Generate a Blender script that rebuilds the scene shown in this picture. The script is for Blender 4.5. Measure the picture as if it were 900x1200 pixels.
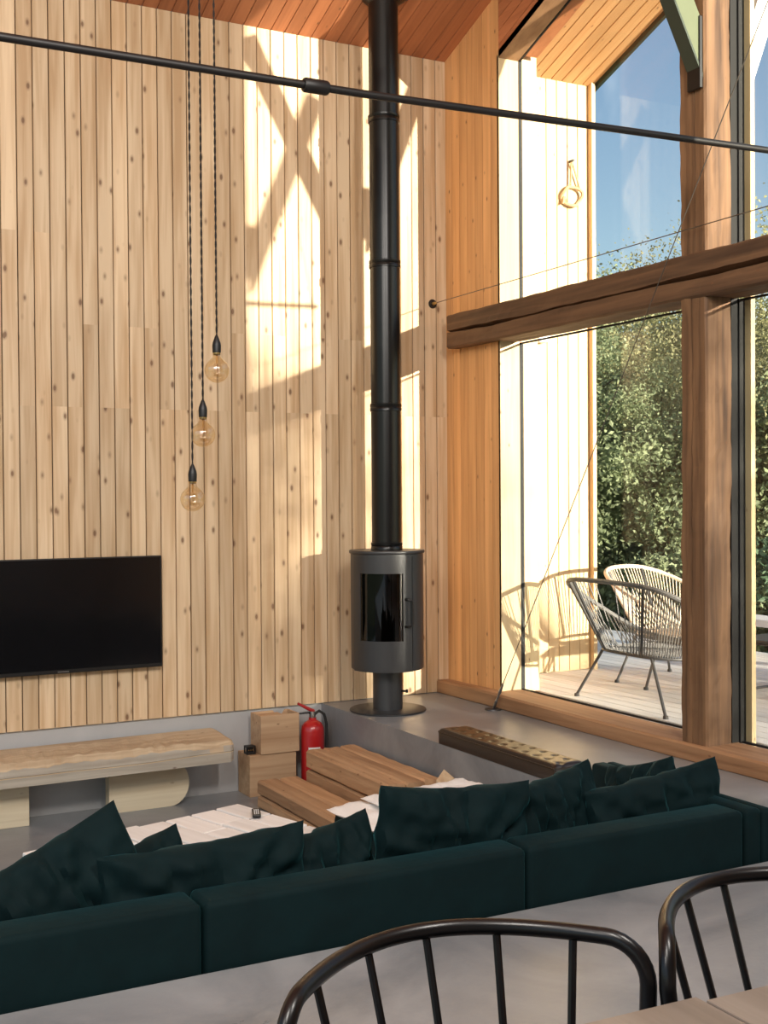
import bpy, bmesh, math, random
from mathutils import Vector, Matrix, noise
R = math.radians
for o in list(bpy.data.objects): bpy.data.objects.remove(o, do_unlink=True)
scene = bpy.context.scene
COL = scene.collection

# ------------------------------------------------------------------ camera
# world: X along the boarded wall (0 = glazed gable), Y towards the boarded wall (0), Z up (0 = platform)
F, YAW, PITCH, ROLL = 1436.54, 0.49042, -0.013678, -0.006924
CAM = Vector((-4.6865, -7.758, 1.45))
cd = bpy.data.cameras.new('camera'); cam = bpy.data.objects.new('camera', cd); COL.objects.link(cam)
v_ = Vector((math.sin(YAW)*math.cos(PITCH), math.cos(YAW)*math.cos(PITCH), math.sin(PITCH)))
r_ = Vector((math.cos(YAW), -math.sin(YAW), 0)); u_ = r_.cross(v_)
r2 = r_*math.cos(ROLL)+u_*math.sin(ROLL); u2 = -r_*math.sin(ROLL)+u_*math.cos(ROLL)
M = Matrix((r2, u2, -v_)).transposed().to_4x4(); M.translation = CAM
cam.matrix_world = M
cd.sensor_fit = 'HORIZONTAL'; cd.sensor_width = 36; cd.lens = F/900*36; cd.clip_end = 300
scene.camera = cam
scene.view_settings.view_transform = 'Standard'; scene.view_settings.look = 'None'
scene.view_settings.gamma = 1; scene.view_settings.use_curve_mapping = False
scene.view_settings.exposure = 0.6

# ------------------------------------------------------------------ sky and sun
SUN_TO = Vector((0.31, -0.95, 0.123)).normalized()      # towards the sun
w = bpy.data.worlds.new('sky'); scene.world = w; w.use_nodes = True
nt = w.node_tree; nt.nodes.clear()
out = nt.nodes.new('ShaderNodeOutputWorld'); bg = nt.nodes.new('ShaderNodeBackground')
sky = nt.nodes.new('ShaderNodeTexSky'); sky.sky_type = 'NISHITA'; sky.sun_disc = False
sky.sun_elevation = R(24); sky.sun_rotation = math.atan2(SUN_TO.x, SUN_TO.y)
sky.air_density = 1.2; sky.dust_density = 1.0; sky.ozone_density = 1.6
tc = nt.nodes.new('ShaderNodeTexCoord'); mp = nt.nodes.new('ShaderNodeMapping')
mp.inputs['Scale'].default_value = (6, 6, 2.2)
nz = nt.nodes.new('ShaderNodeTexNoise'); nz.inputs['Scale'].default_value = 1.3; nz.inputs['Detail'].default_value = 5
rp = nt.nodes.new('ShaderNodeValToRGB'); rp.color_ramp.elements[0].position = .5; rp.color_ramp.elements[1].position = .85
mx = nt.nodes.new('ShaderNodeMix'); mx.data_type = 'RGBA'; mx.inputs[7].default_value = (9, 9.2, 9.5, 1)
L = nt.links.new
L(tc.outputs['Generated'], mp.inputs[0]); L(mp.outputs[0], nz.inputs[0]); L(nz.outputs[0], rp.inputs[0])
L(rp.outputs[0], mx.inputs[0]); L(sky.outputs[0], mx.inputs[6]); L(mx.outputs[2], bg.inputs[0]); L(bg.outputs[0], out.inputs[0])
bg.inputs['Strength'].default_value = 0.135
sl = bpy.data.lights.new('sun', 'SUN'); so = bpy.data.objects.new('sun', sl); COL.objects.link(so)
sl.energy = 13.0; sl.angle = R(0.6); sl.color = (1.0, 0.87, 0.69)
so.rotation_euler = (-SUN_TO).to_track_quat('-Z', 'Y').to_euler()

FILL_W = 112      # each of the three fill lights added to brighten the room

# ------------------------------------------------------------------ materials
def newmat(name):
    m = bpy.data.materials.new(name); m.use_nodes = True
    return m, m.node_tree, m.node_tree.nodes['Principled BSDF']
def N(nt, t, **k):
    n = nt.nodes.new(t)
    for a, b in k.items(): setattr(n, a, b)
    return n
def plain(name, col, rough=.5, metal=0, bump=0, bscale=60, var=0, **k):
    m, nt, p = newmat(name)
    p.inputs['Base Color'].default_value = (*col, 1); p.inputs['Roughness'].default_value = rough; p.inputs['Metallic'].default_value = metal
    for a, b in k.items(): p.inputs[a].default_value = b
    if bump or var:
        tc = N(nt, 'ShaderNodeTexCoord'); nz = N(nt, 'ShaderNodeTexNoise'); nz.inputs['Scale'].default_value = bscale; nz.inputs['Detail'].default_value = 4
        nt.links.new(tc.outputs['Object'], nz.inputs[0])
        if bump:
            b = N(nt, 'ShaderNodeBump'); b.inputs['Strength'].default_value = bump; b.inputs['Distance'].default_value = .01
            nt.links.new(nz.outputs[0], b.inputs['Height']); nt.links.new(b.outputs[0], p.inputs['Normal'])
        if var:
            mx = N(nt, 'ShaderNodeMix', data_type='RGBA'); mx.inputs[6].default_value = (*[c*(1-var) for c in col], 1); mx.inputs[7].default_value = (*[min(1, c*(1+var)) for c in col], 1)
            nt.links.new(nz.outputs[0], mx.inputs[0]); nt.links.new(mx.outputs[2], p.inputs['Base Color'])
    return m
def wood(name, light, dark, axis=2, knots=True, rough=.55, vary=.12, grain=1.0, coat=0, knotcol=(.16,.07,.03), kd=.05, bump=.15, ramp=(.34,.62)):
    """planed or sawn timber: grain runs along the object's own axis; every piece shifts its figure by its object random"""
    m, nt, p = newmat(name); L = nt.links.new
    tc = N(nt, 'ShaderNodeTexCoord'); oi = N(nt, 'ShaderNodeObjectInfo')
    mul = N(nt, 'ShaderNodeVectorMath', operation='SCALE'); comb = N(nt, 'ShaderNodeCombineXYZ')
    for i, f in enumerate((37.1, 71.7, 53.3)):
        mm = N(nt, 'ShaderNodeMath', operation='MULTIPLY'); mm.inputs[1].default_value = f; L(oi.outputs['Random'], mm.inputs[0]); L(mm.outputs[0], comb.inputs[i])
    add = N(nt, 'ShaderNodeVectorMath', operation='ADD'); L(tc.outputs['Object'], add.inputs[0]); L(comb.outputs[0], add.inputs[1])
    mp = N(nt, 'ShaderNodeMapping'); s = [26.*grain]*3; s[axis] = 1.1*grain; mp.inputs['Scale'].default_value = s; L(add.outputs[0], mp.inputs[0])
    nz = N(nt, 'ShaderNodeTexNoise'); nz.inputs['Scale'].default_value = 1; nz.inputs['Detail'].default_value = 5; nz.inputs['Distortion'].default_value = .6; L(mp.outputs[0], nz.inputs[0])
    mp2 = N(nt, 'ShaderNodeMapping'); s2 = [9.*grain]*3; s2[axis] = .9*grain; mp2.inputs['Scale'].default_value = s2; L(add.outputs[0], mp2.inputs[0])
    nz2 = N(nt, 'ShaderNodeTexNoise'); nz2.inputs['Scale'].default_value = 1; nz2.inputs['Detail'].default_value = 2; L(mp2.outputs[0], nz2.inputs[0])
    av = N(nt, 'ShaderNodeMath', operation='MULTIPLY_ADD'); av.inputs[1].default_value = .55; L(nz.outputs[0], av.inputs[0])
    hl = N(nt, 'ShaderNodeMath', operation='MULTIPLY'); hl.inputs[1].default_value = .45; L(nz2.outputs[0], hl.inputs[0]); L(hl.outputs[0], av.inputs[2])
    rampn = N(nt, 'ShaderNodeValToRGB'); rampn.color_ramp.elements[0].position = ramp[0]; rampn.color_ramp.elements[0].color = (*dark, 1); rampn.color_ramp.elements[1].position = ramp[1]; rampn.color_ramp.elements[1].color = (*light, 1)
    L(av.outputs[0], rampn.inputs[0]); col = rampn.outputs[0]
    if knots:
        mp3 = N(nt, 'ShaderNodeMapping'); s3 = [12.]*3; s3[axis] = 6.0; mp3.inputs['Scale'].default_value = s3; L(add.outputs[0], mp3.inputs[0])
        vo = N(nt, 'ShaderNodeTexVoronoi'); vo.inputs['Scale'].default_value = 1; L(mp3.outputs[0], vo.inputs[0])
        kr = N(nt, 'ShaderNodeValToRGB'); kr.color_ramp.elements[0].position = kd; kr.color_ramp.elements[0].color = (1,1,1,1); kr.color_ramp.elements[1].position = kd*2.6; kr.color_ramp.elements[1].color = (0,0,0,1)
        e = kr.color_ramp.elements.new(kd*1.6); e.color = (.35,.35,.35,1)
        L(vo.outputs['Distance'], kr.inputs[0])
        km = N(nt, 'ShaderNodeMix', data_type='RGBA'); km.inputs[7].default_value = (*knotcol, 1)
        ks = N(nt, 'ShaderNodeMath', operation='MULTIPLY'); ks.inputs[1].default_value = .85; L(kr.outputs[0], ks.inputs[0])
        L(ks.outputs[0], km.inputs[0]); L(col, km.inputs[6]); col = km.outputs[2]
    hs = N(nt, 'ShaderNodeHueSaturation'); ma = N(nt, 'ShaderNodeMapRange'); ma.inputs[3].default_value = 1-vary; ma.inputs[4].default_value = 1+vary
    L(oi.outputs['Random'], ma.inputs[0]); L(ma.outputs[0], hs.inputs['Value']); L(col, hs.inputs['Color']); L(hs.outputs[0], p.inputs['Base Color'])
    p.inputs['Roughness'].default_value = rough; p.inputs['Coat Weight'].default_value = coat; p.inputs['Coat Roughness'].default_value = .3
    b = N(nt, 'ShaderNodeBump'); b.inputs['Strength'].default_value = bump; b.inputs['Distance'].default_value = .004; L(av.outputs[0], b.inputs['Height']); L(b.outputs[0], p.inputs['Normal'])
    return m
def concrete(name, a, b, rough=.30):
    m, nt, p = newmat(name); L = nt.links.new
    tc = N(nt, 'ShaderNodeTexCoord'); n1 = N(nt, 'ShaderNodeTexNoise'); n1.inputs['Scale'].default_value = 1.6; n1.inputs['Detail'].default_value = 8; n1.inputs['Roughness'].default_value = .62; n1.inputs['Distortion'].default_value = .8
    L(tc.outputs['Object'], n1.inputs[0])
    r = N(nt, 'ShaderNodeValToRGB'); r.color_ramp.elements[0].position = .33; r.color_ramp.elements[0].color = (*a, 1); r.color_ramp.elements[1].position = .68; r.color_ramp.elements[1].color = (*b, 1)
    L(n1.outputs[0], r.inputs[0]); L(r.outputs[0], p.inputs['Base Color'])
    rr = N(nt, 'ShaderNodeMapRange'); rr.inputs[3].default_value = rough-.12; rr.inputs[4].default_value = rough+.18; L(n1.outputs[0], rr.inputs[0]); L(rr.outputs[0], p.inputs['Roughness'])
    n2 = N(nt, 'ShaderNodeTexNoise'); n2.inputs['Scale'].default_value = 45; L(tc.outputs['Object'], n2.inputs[0])
    bp = N(nt, 'ShaderNodeBump'); bp.inputs['Strength'].default_value = .06; bp.inputs['Distance'].default_value = .01; L(n2.outputs[0], bp.inputs['Height']); L(bp.outputs[0], p.inputs['Normal'])
    return m
def glassy(name, tint, ior=1.45, rough=0.0, gcol=(1,1,1)):
    """thin sheet: clear transmission with a Fresnel reflection"""
    m = bpy.data.materials.new(name); m.use_nodes = True; nt = m.node_tree; nt.nodes.clear(); L = nt.links.new
    o = N(nt, 'ShaderNodeOutputMaterial'); mx = N(nt, 'ShaderNodeMixShader'); lw = N(nt, 'ShaderNodeLayerWeight'); lw.inputs[0].default_value = .5
    pw = N(nt, 'ShaderNodeMath', operation='POWER'); pw.inputs[1].default_value = 5; L(lw.outputs['Facing'], pw.inputs[0])
    f0 = ((ior-1)/(ior+1))**2; fa = N(nt, 'ShaderNodeMath', operation='MULTIPLY_ADD'); fa.inputs[1].default_value = 1-f0; fa.inputs[2].default_value = f0; L(pw.outputs[0], fa.inputs[0])
    t = N(nt, 'ShaderNodeBsdfTransparent'); t.inputs[0].default_value = (*tint, 1); g = N(nt, 'ShaderNodeBsdfGlossy'); g.inputs['Roughness'].default_value = rough; g.inputs[0].default_value = (*gcol, 1)
    L(fa.outputs[0], mx.inputs[0]); L(t.outputs[0], mx.inputs[1]); L(g.outputs[0], mx.inputs[2]); L(mx.outputs[0], o.inputs[0])
    return m
def velvet(name, col, tint):
    m, nt, p = newmat(name); L = nt.links.new
    tc = N(nt, 'ShaderNodeTexCoord'); n1 = N(nt, 'ShaderNodeTexNoise'); n1.inputs['Scale'].default_value = 5; n1.inputs['Detail'].default_value = 4; n1.inputs['Distortion'].default_value = 1.2; L(tc.outputs['Object'], n1.inputs[0])
    mx = N(nt, 'ShaderNodeMix', data_type='RGBA'); mx.inputs[6].default_value = (*[c*.6 for c in col], 1); mx.inputs[7].default_value = (*[c*1.5 for c in col], 1)
    L(n1.outputs[0], mx.inputs[0]); L(mx.outputs[2], p.inputs['Base Color'])
    p.inputs['Roughness'].default_value = .8; p.inputs['Sheen Weight'].default_value = .22; p.inputs['Sheen Roughness'].default_value = .35; p.inputs['Sheen Tint'].default_value = (*tint, 1); p.inputs['Specular IOR Level'].default_value = .15
    n2 = N(nt, 'ShaderNodeTexNoise'); n2.inputs['Scale'].default_value = 14; n2.inputs['Detail'].default_value = 3; L(tc.outputs['Object'], n2.inputs[0])
    bp = N(nt, 'ShaderNodeBump'); bp.inputs['Strength'].default_value = .12; bp.inputs['Distance'].default_value = .02; L(n2.outputs[0], bp.inputs['Height']); L(bp.outputs[0], p.inputs['Normal'])
    return m
def leafmat(name, a, b):
    m, nt, p = newmat(name); L = nt.links.new
    tc = N(nt, 'ShaderNodeTexCoord'); oi = N(nt, 'ShaderNodeObjectInfo'); n1 = N(nt, 'ShaderNodeTexNoise'); n1.inputs['Scale'].default_value = 2.2; n1.inputs['Detail'].default_value = 6; L(tc.outputs['Object'], n1.inputs[0])
    r = N(nt, 'ShaderNodeValToRGB'); r.color_ramp.elements[0].position = .35; r.color_ramp.elements[0].color = (*a, 1); r.color_ramp.elements[1].position = .65; r.color_ramp.elements[1].color = (*b, 1)
    L(n1.outputs[0], r.inputs[0])
    hs = N(nt, 'ShaderNodeHueSaturation'); ma = N(nt, 'ShaderNodeMapRange'); ma.inputs[3].default_value = .75; ma.inputs[4].default_value = 1.2; L(oi.outputs['Random'], ma.inputs[0]); L(ma.outputs[0], hs.inputs['Value']); L(r.outputs[0], hs.inputs['Color'])
    L(hs.outputs[0], p.inputs['Base Color']); p.inputs['Roughness'].default_value = .6
    t = N(nt, 'ShaderNodeBsdfTranslucent'); L(hs.outputs[0], t.inputs[0]); mx = N(nt, 'ShaderNodeMixShader'); mx.inputs[0].default_value = .45
    o = nt.nodes['Material Output']; L(p.outputs[0], mx.inputs[1]); L(t.outputs[0], mx.inputs[2]); L(mx.outputs[0], o.inputs[0])
    return m
MAT = dict(
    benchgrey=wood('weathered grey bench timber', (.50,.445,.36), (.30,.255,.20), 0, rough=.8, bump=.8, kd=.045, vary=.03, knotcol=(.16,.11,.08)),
    pine=wood('pine boards', (.73,.55,.355), (.53,.345,.185), 2, kd=.085, vary=.12, ramp=(.38,.60)),
    pine_dark=wood('shade-toned ceiling boards', (.52,.20,.085), (.36,.125,.05), 1, kd=.05),  # darker, redder copy of the pine; the ceiling's shade is in its colour
    pine_warm=wood('shade-toned pine boards', (.78,.43,.18), (.58,.29,.11), 2, kd=.05),  # orange copy of the pine with the gable wall's shade in its colour
    soffit=wood('soffit boards', (.62,.38,.18), (.50,.28,.12), 1, kd=.045),
    jamb=wood('pale pine trim', (.62,.47,.27), (.52,.37,.19), 2, kd=.045, vary=.04),
    oldY=wood('old hewn beam wood', (.17,.088,.042), (.06,.029,.014), 1, rough=.7, bump=.6, kd=.04, vary=.05),
    oldZ=wood('old hewn post wood', (.24,.128,.06), (.06,.028,.013), 2, rough=.7, bump=.6, kd=.04, vary=.05),
    sill=wood('oak sill wood', (.40,.225,.115), (.24,.12,.055), 1, rough=.6, bump=.35, kd=.04, vary=.05),
    stepw=wood('step timber', (.52,.32,.175), (.33,.18,.09), 1, rough=.6, bump=.4, kd=.04, vary=.15),
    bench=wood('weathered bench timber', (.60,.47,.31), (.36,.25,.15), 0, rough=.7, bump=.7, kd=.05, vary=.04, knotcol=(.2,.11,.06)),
    benchleg=wood('pale bench board', (.70,.60,.43), (.55,.44,.29), 0, rough=.6, bump=.2, kd=.05, vary=.05),
    box=wood('box wood', (.55,.37,.22), (.38,.22,.115), 0, rough=.6, bump=.3, kd=.04, vary=.08),
    tablewood=wood('white limed table blocks', (.92,.90,.87), (.78,.75,.71), 1, rough=.6, bump=.5, kd=.035, vary=.08, knotcol=(.4,.32,.25)),
    deck=wood('grey deck boards', (.78,.765,.75), (.62,.60,.58), 1, rough=.65, bump=.4, kd=.03, vary=.12, knotcol=(.28,.22,.18)),
    dtable=wood('dining table wood', (.27,.225,.185), (.17,.135,.105), 1, rough=.45, bump=.2, kd=.03, vary=.08),
    log=wood('split firewood', (.62,.47,.30), (.42,.28,.16), 2, rough=.8, bump=.6, kd=.03),
    concrete=concrete('polished concrete', (.165,.175,.185), (.30,.305,.31)),
    pitconc=concrete('pit wall concrete', (.40,.40,.40), (.47,.465,.46), .6),
    plaster=plain('white plaster', (.75,.72,.67), .8, bump=.1, bscale=30),
    stove=plain('dark grey stove steel', (.06,.061,.064), .42, .5, bump=.03, bscale=300),
    flue=plain('black flue steel', (.010,.010,.010), .28, .4, bump=.02, bscale=200),
    black=plain('black metal', (.005,.005,.006), .3, .2),
    rod=plain('black tie rod steel', (.006,.005,.005), .5, .0),
    matt=plain('black plastic', (.004,.004,.004), .45),
    gasket=plain('black window gasket', (.004,.004,.004), .7),
    screen=plain('dark glossy screen', (.006,.006,.007), .12, bump=0),
    chrome=plain('steel cable', (.38,.37,.36), .3, 1),
    wire=plain('dark steel cable', (.16,.14,.12), .45, .8),
    green=plain('pale green painted steel', (.105,.13,.06), .5, .0, var=.1, bscale=12),
    greendark=plain('dark green steel edge', (.035,.05,.035), .5, .2),
    red=plain('glossy red paint', (.42,.012,.014), .28, 0, **{'Coat Weight': .5}),
    darkred=plain('red plastic', (.35,.012,.012), .4),
    rubber=plain('black rubber', (.015,.015,.015), .7),
    white=plain('white label', (.75,.73,.7), .6),
    brass=plain('brass', (.6,.42,.18), .3, 1),
    leather=plain('dark brown leather', (.022,.013,.0095), .30, 0, bump=.05, bscale=120, var=.25),
    velvet=velvet('dark teal velvet', (.0013,.0095,.0110), (.07,.36,.40)),
    blanket=plain('white wool', (.82,.80,.77), .95, bump=.35, bscale=90),
    olive=plain('olive cloth', (.11,.10,.05), .9, bump=.3, bscale=70),
    cordgrey=plain('grey chair cord', (.13,.125,.12), .55),
    cordtan=plain('pale tan chair cord', (.62,.52,.41), .55),
    chairsteel=plain('dark grey chair steel', (.06,.06,.062), .45, .4),
    flexcord=plain('black twisted flex', (.008,.006,.005), .7),
    bulb=glassy('amber tinted bulb glass', (.97,.90,.76), 2.1, 0.02),
    filament=plain('filament', (.5,.3,.12), .4, .6),
    glass=glassy('window glass', (.86,.88,.88), 1.45),
    stoveglass=glassy('stove window glass', (.30,.29,.28), 1.6, .03),
    brick=plain('fire chamber lining', (.10,.085,.075), .9, bump=.4, bscale=20),
    grass=leafmat('grass', (.05,.075,.02), (.13,.15,.045)),
    leafA=leafmat('yellow green leaves', (.20,.21,.09), (.50,.48,.25)),
    leafB=leafmat('grey green leaves', (.17,.22,.11), (.42,.48,.27)),
    leafC=leafmat('dark green leaves', (.07,.13,.08), (.20,.31,.18)),
    bark=plain('bark', (.10,.08,.06), .9, bump=.8, bscale=20, var=.3),
    whitepaint=plain('white painted board', (.78,.77,.74), .6),
    rope=plain('tan rope', (.45,.33,.18), .9),
)

# ------------------------------------------------------------------ mesh helpers
class MB:
    def __init__(s): s.v = []; s.f = []
    def add(s, vs, fs):
        b = len(s.v); s.v += [tuple(x) for x in vs]; s.f += [tuple(i+b for i in f) for f in fs]; return s
    def box(s, lo, hi):
        (a,b,c),(d,e,f) = lo, hi
        return s.add([(a,b,c),(d,b,c),(d,e,c),(a,e,c),(a,b,f),(d,b,f),(d,e,f),(a,e,f)], [(0,3,2,1),(4,5,6,7),(0,1,5,4),(1,2,6,5),(2,3,7,6),(3,0,4,7)])
    def bbox(s, lo, hi, bev=.01, seg=2):
        bm = bmesh.new(); bmesh.ops.create_cube(bm, size=1)
        for v in bm.verts: v.co = Vector([(lo[i]+hi[i])/2+v.co[i]*(hi[i]-lo[i]) for i in range(3)])
        bmesh.ops.bevel(bm, geom=bm.edges[:], offset=bev, segments=seg, profile=.5, affect='EDGES')
        bm.verts.index_update(); s.add([v.co[:] for v in bm.verts], [[v.index for v in f.verts] for f in bm.faces]); bm.free(); return s
    def prism(s, poly, lo, hi, axis=2):
        """poly of 2D points (counter-clockwise) in the other two axes, extruded along axis"""
        def P(p, h):
            q = list(p); q.insert(axis, h); return tuple(q)
        n = len(poly)
        return s.add([P(p, lo) for p in poly]+[P(p, hi) for p in poly], [tuple(range(n-1,-1,-1)), tuple(range(n,2*n))]+[(i,(i+1)%n,n+(i+1)%n,n+i) for i in range(n)])
    def tube(s, pts, r, seg=8, closed=False, cap=True):
        pts = [Vector(p) for p in pts]; n = len(pts); vs = []; fs = []
        rr = r if isinstance(r, (list,tuple)) else [r]*n
        prev = None
        for i, p in enumerate(pts):
            a = pts[(i-1)%n] if (closed or i > 0) else p; b = pts[(i+1)%n] if (closed or i < n-1) else p
            t = (b-a).normalized()
            if prev is None: u = t.orthogonal().normalized()
            else:
                u = prev - t*prev.dot(t); u = u.normalized() if u.length > 1e-6 else t.orthogonal().normalized()
            prev = u; w = t.cross(u)
            for k in range(seg):
                an = 2*math.pi*k/seg; vs.append(p+(u*math.cos(an)+w*math.sin(an))*rr[i])
        m = n if closed else n-1
        for i in range(m):
            for k in range(seg):
                j = (i+1)%n; fs.append((i*seg+k, i*seg+(k+1)%seg, j*seg+(k+1)%seg, j*seg+k))
        if cap and not closed: fs.append(tuple(range(seg-1,-1,-1))); fs.append(tuple((n-1)*seg+k for k in range(seg)))
        return s.add(vs, fs)
    def lathe(s, prof, seg=24, c=(0,0,0), a0=0, a1=2*math.pi, capb=True, capt=True):
        full = abs(a1-a0-2*math.pi) < 1e-6; m = seg if full else seg+1; vs = []; fs = []
        for r, z in prof:
            for k in range(m):
                an = a0+(a1-a0)*k/seg; vs.append((c[0]+r*math.cos(an), c[1]+r*math.sin(an), c[2]+z))
        for i in range(len(prof)-1):
            for k in range(seg):
                k2 = (k+1)%m; fs.append((i*m+k, i*m+k2, (i+1)*m+k2, (i+1)*m+k))
        if full:
            if capb: fs.append(tuple(range(m-1,-1,-1)))
            if capt: fs.append(tuple((len(prof)-1)*m+k for k in range(m)))
        return s.add(vs, fs)
    def arcslab(s, r0, r1, z0, z1, a0, a1, seg=16, c=(0,0)):
        prof = [(r0,z0),(r1,z0),(r1,z1),(r0,z1)]; vs = []; fs = []
        for k in range(seg+1):
            an = a0+(a1-a0)*k/seg
            for r, z in prof: vs.append((c[0]+r*math.cos(an), c[1]+r*math.sin(an), z))
        for k in range(seg):
            for j in range(4): fs.append((k*4+j, (k+1)*4+j, (k+1)*4+(j+1)%4, k*4+(j+1)%4))
        fs.append((0,1,2,3)); fs.append((seg*4+3,seg*4+2,seg*4+1,seg*4)); return s.add(vs, fs)
    def mesh(s, name, mat, smooth=False):
        me = bpy.data.meshes.new(name); me.from_pydata([tuple(x) for x in s.v], [], s.f); me.update()
        bm = bmesh.new(); bm.from_mesh(me); bmesh.ops.recalc_face_normals(bm, faces=bm.faces[:]); bm.to_mesh(me); bm.free()
        if mat: me.materials.append(MAT[mat] if isinstance(mat, str) else mat)
        if smooth:
            for p in me.polygons: p.use_smooth = True
            try: me.set_sharp_from_angle(angle=R(40))
            except Exception: pass
        return me
    def build(s, name, mat, parent=None, loc=(0,0,0), rot=(0,0,0), smooth=False):
        return put(name, s.mesh(name, mat, smooth), parent, loc, rot)
def put(name, me, parent=None, loc=(0,0,0), rot=(0,0,0), scale=(1,1,1)):
    o = bpy.data.objects.new(name, me); COL.objects.link(o); o.parent = parent; o.location = loc; o.rotation_euler = rot; o.scale = scale; return o
def tag(o, label, cat, group=None, kind=None):
    o['label'] = label; o['category'] = cat
    if group: o['group'] = group
    if kind: o['kind'] = kind
    return o
def thing(name, label, cat, loc=(0,0,0), rotz=0, group=None):
    o = bpy.data.objects.new(name, None); COL.objects.link(o); o.location = loc; o.rotation_euler = (0,0,rotz); o.empty_display_size = .1
    return tag(o, label, cat, group)
def struct(o, label, cat=None):
    o['kind'] = 'structure'; o['label'] = label; o['category'] = cat or 'structure'; return o
def copy_tree(o, parent=None):
    c = o.copy(); COL.objects.link(c); c.parent = parent
    for ch in list(o.children): copy_tree(ch, c)
    return c
def nz3(x, y, z): return noise.noise((x, y, z))

# ------------------------------------------------------------------ dimensions
EAVE, SLOPE = 4.62, .358
RIDGE_Y = -6.6
PITZ, PITX, PITY = -.54, -1.05, -4.23
def ceil_z(y): return EAVE + SLOPE*(-y) if y > RIDGE_Y else EAVE + SLOPE*(-RIDGE_Y) - SLOPE*(RIDGE_Y-y)
GX = .16                                  # glass plane
def lintel(y): return 4.433 + .37*(-.732-y) if y > RIDGE_Y else 4.433+.37*(-.732-RIDGE_Y)-.37*(RIDGE_Y-y)
XL, YF = -9.5, -13.2                       # far ends of the room

# ------------------------------------------------------------------ shell: floors and walls
fl = MB().prism([(XL,YF),(0.33,YF),(.33,0),(PITX,0),(PITX,PITY),(XL,PITY)], -.6, 0).build('floor', 'concrete')
struct(fl, 'polished grey concrete floor of the dining level and stove platform', 'floor')
pf = MB().box((XL,PITY,-.62),(PITX,0.0,PITZ)).build('floor', 'concrete'); struct(pf, 'grey concrete floor of the sunken sitting pit', 'floor')
wb = MB().box((XL,.012,-.62),(.32,.30,EAVE+.02)).build('wall_back', 'pitconc'); struct(wb, 'tall wall clad in vertical knotty pine boards above a concrete base', 'wall')
# pine boards, 100 mm, two lengths per column
rng = random.Random(4)
BW = .0998
def board_mesh(name, wd, ln, th, mat, axis):
    """plank with eased long edges; length along axis (1 = Y, 2 = Z), width along X, face towards -Y or -Z"""
    e = .003; sec = [(0,0),(0,-th+e),(e,-th),(wd-e,-th),(wd,-th+e),(wd,0)]
    mb = MB()
    if axis == 2: mb.prism([(a,b) for a,b in sec], 0, ln, 2)
    else:
        n = len(sec); mb.add([(a,0,b) for a,b in sec]+[(a,ln,b) for a,b in sec], [tuple(range(n)), tuple(range(2*n-1,n-1,-1))]+[(i,(i+1)%n,n+(i+1)%n,n+i) for i in range(n)])
    return mb.mesh(name, mat)
HJ = [2.02, 2.545, 1.62, 3.1]
bm_lo = {h: board_mesh('board', BW-.006, h-.003, .022, 'pine', 2) for h in HJ}
bm_hi = {h: board_mesh('board', BW-.006, EAVE-h, .022, 'pine', 2) for h in HJ}
x0 = -.0215
for i in range(54):
    h = rng.choices(HJ, (6,3,1,1))[0] if i % 3 else 2.02
    dy = rng.uniform(-.0012,.0012); x = x0-BW*(i+1)+BW
    put('board', bm_lo[h], wb, (x-BW+.02, .012+dy, .004)); put('board', bm_hi[h], wb, (x-BW+.02, .012+dy+rng.uniform(-.0008,.0008), h))
MB().box((XL,-.008,.004),(x0-BW*54+.02,.011,EAVE)).build('cladding', 'pine', wb)
MB().box((x0-BW*54+.02,.009,.006),(.0,.0118,EAVE)).build('gap_shade_sheet', 'gasket', wb)  # black sheet added behind the boards, standing for shade in the gaps
# ceiling: dark boards running up the slope
sl_len = math.hypot(-RIDGE_Y, SLOPE*-RIDGE_Y); ang = math.atan(SLOPE)
ce = MB().prism([(.0,EAVE+.02),(.0,EAVE+.25),(RIDGE_Y,ceil_z(RIDGE_Y)+.25),(2*RIDGE_Y,EAVE+.25),(2*RIDGE_Y,EAVE+.02),(RIDGE_Y,ceil_z(RIDGE_Y)+.02)], XL, .0, 0).build('ceiling', 'pine_dark')
struct(ce, 'sloping ceiling of reddish shade-toned pine boards', 'ceiling')
cb = board_mesh('board', BW-.004, sl_len, .022, 'pine_dark', 1)
for i in range(54):
    o = put('board', cb, ce, (-.001-BW*(i+1), 0, EAVE+.02)); o.rotation_euler = (math.pi-ang, 0, 0)
    # local +Y goes up-slope towards -Y; face turned into the room
    o.rotation_euler = (0,0,0); o.matrix_basis = Matrix.Translation((-.001-BW*i, 0, EAVE+.021)) @ Matrix.Rotation(math.pi, 4, 'Z') @ Matrix.Rotation(ang, 4, 'X')
# gable wall with the glazing
wr = MB().prism([(.0,-.70),(.17,-.70),(.17,-.645),(.30,-.645),(.30,.012),(.0,.012)], -.1, EAVE+.28, 2)
wr = wr.build('wall_right', 'pine_dark'); struct(wr, 'narrow gable wall beside the tall window, clad in vertical pine boards', 'wall')
nb = 7; wdb = .72/nb
for i in range(nb):
    ya, yb = -wdb*(i+1)+.0035, -wdb*i-.0035
    MB().prism([(ya,.0),(yb,.0),(yb,ceil_z(yb)),(ya,ceil_z(ya))], -.02, .0, 0).build('board', 'pine_warm', wr)
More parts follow.
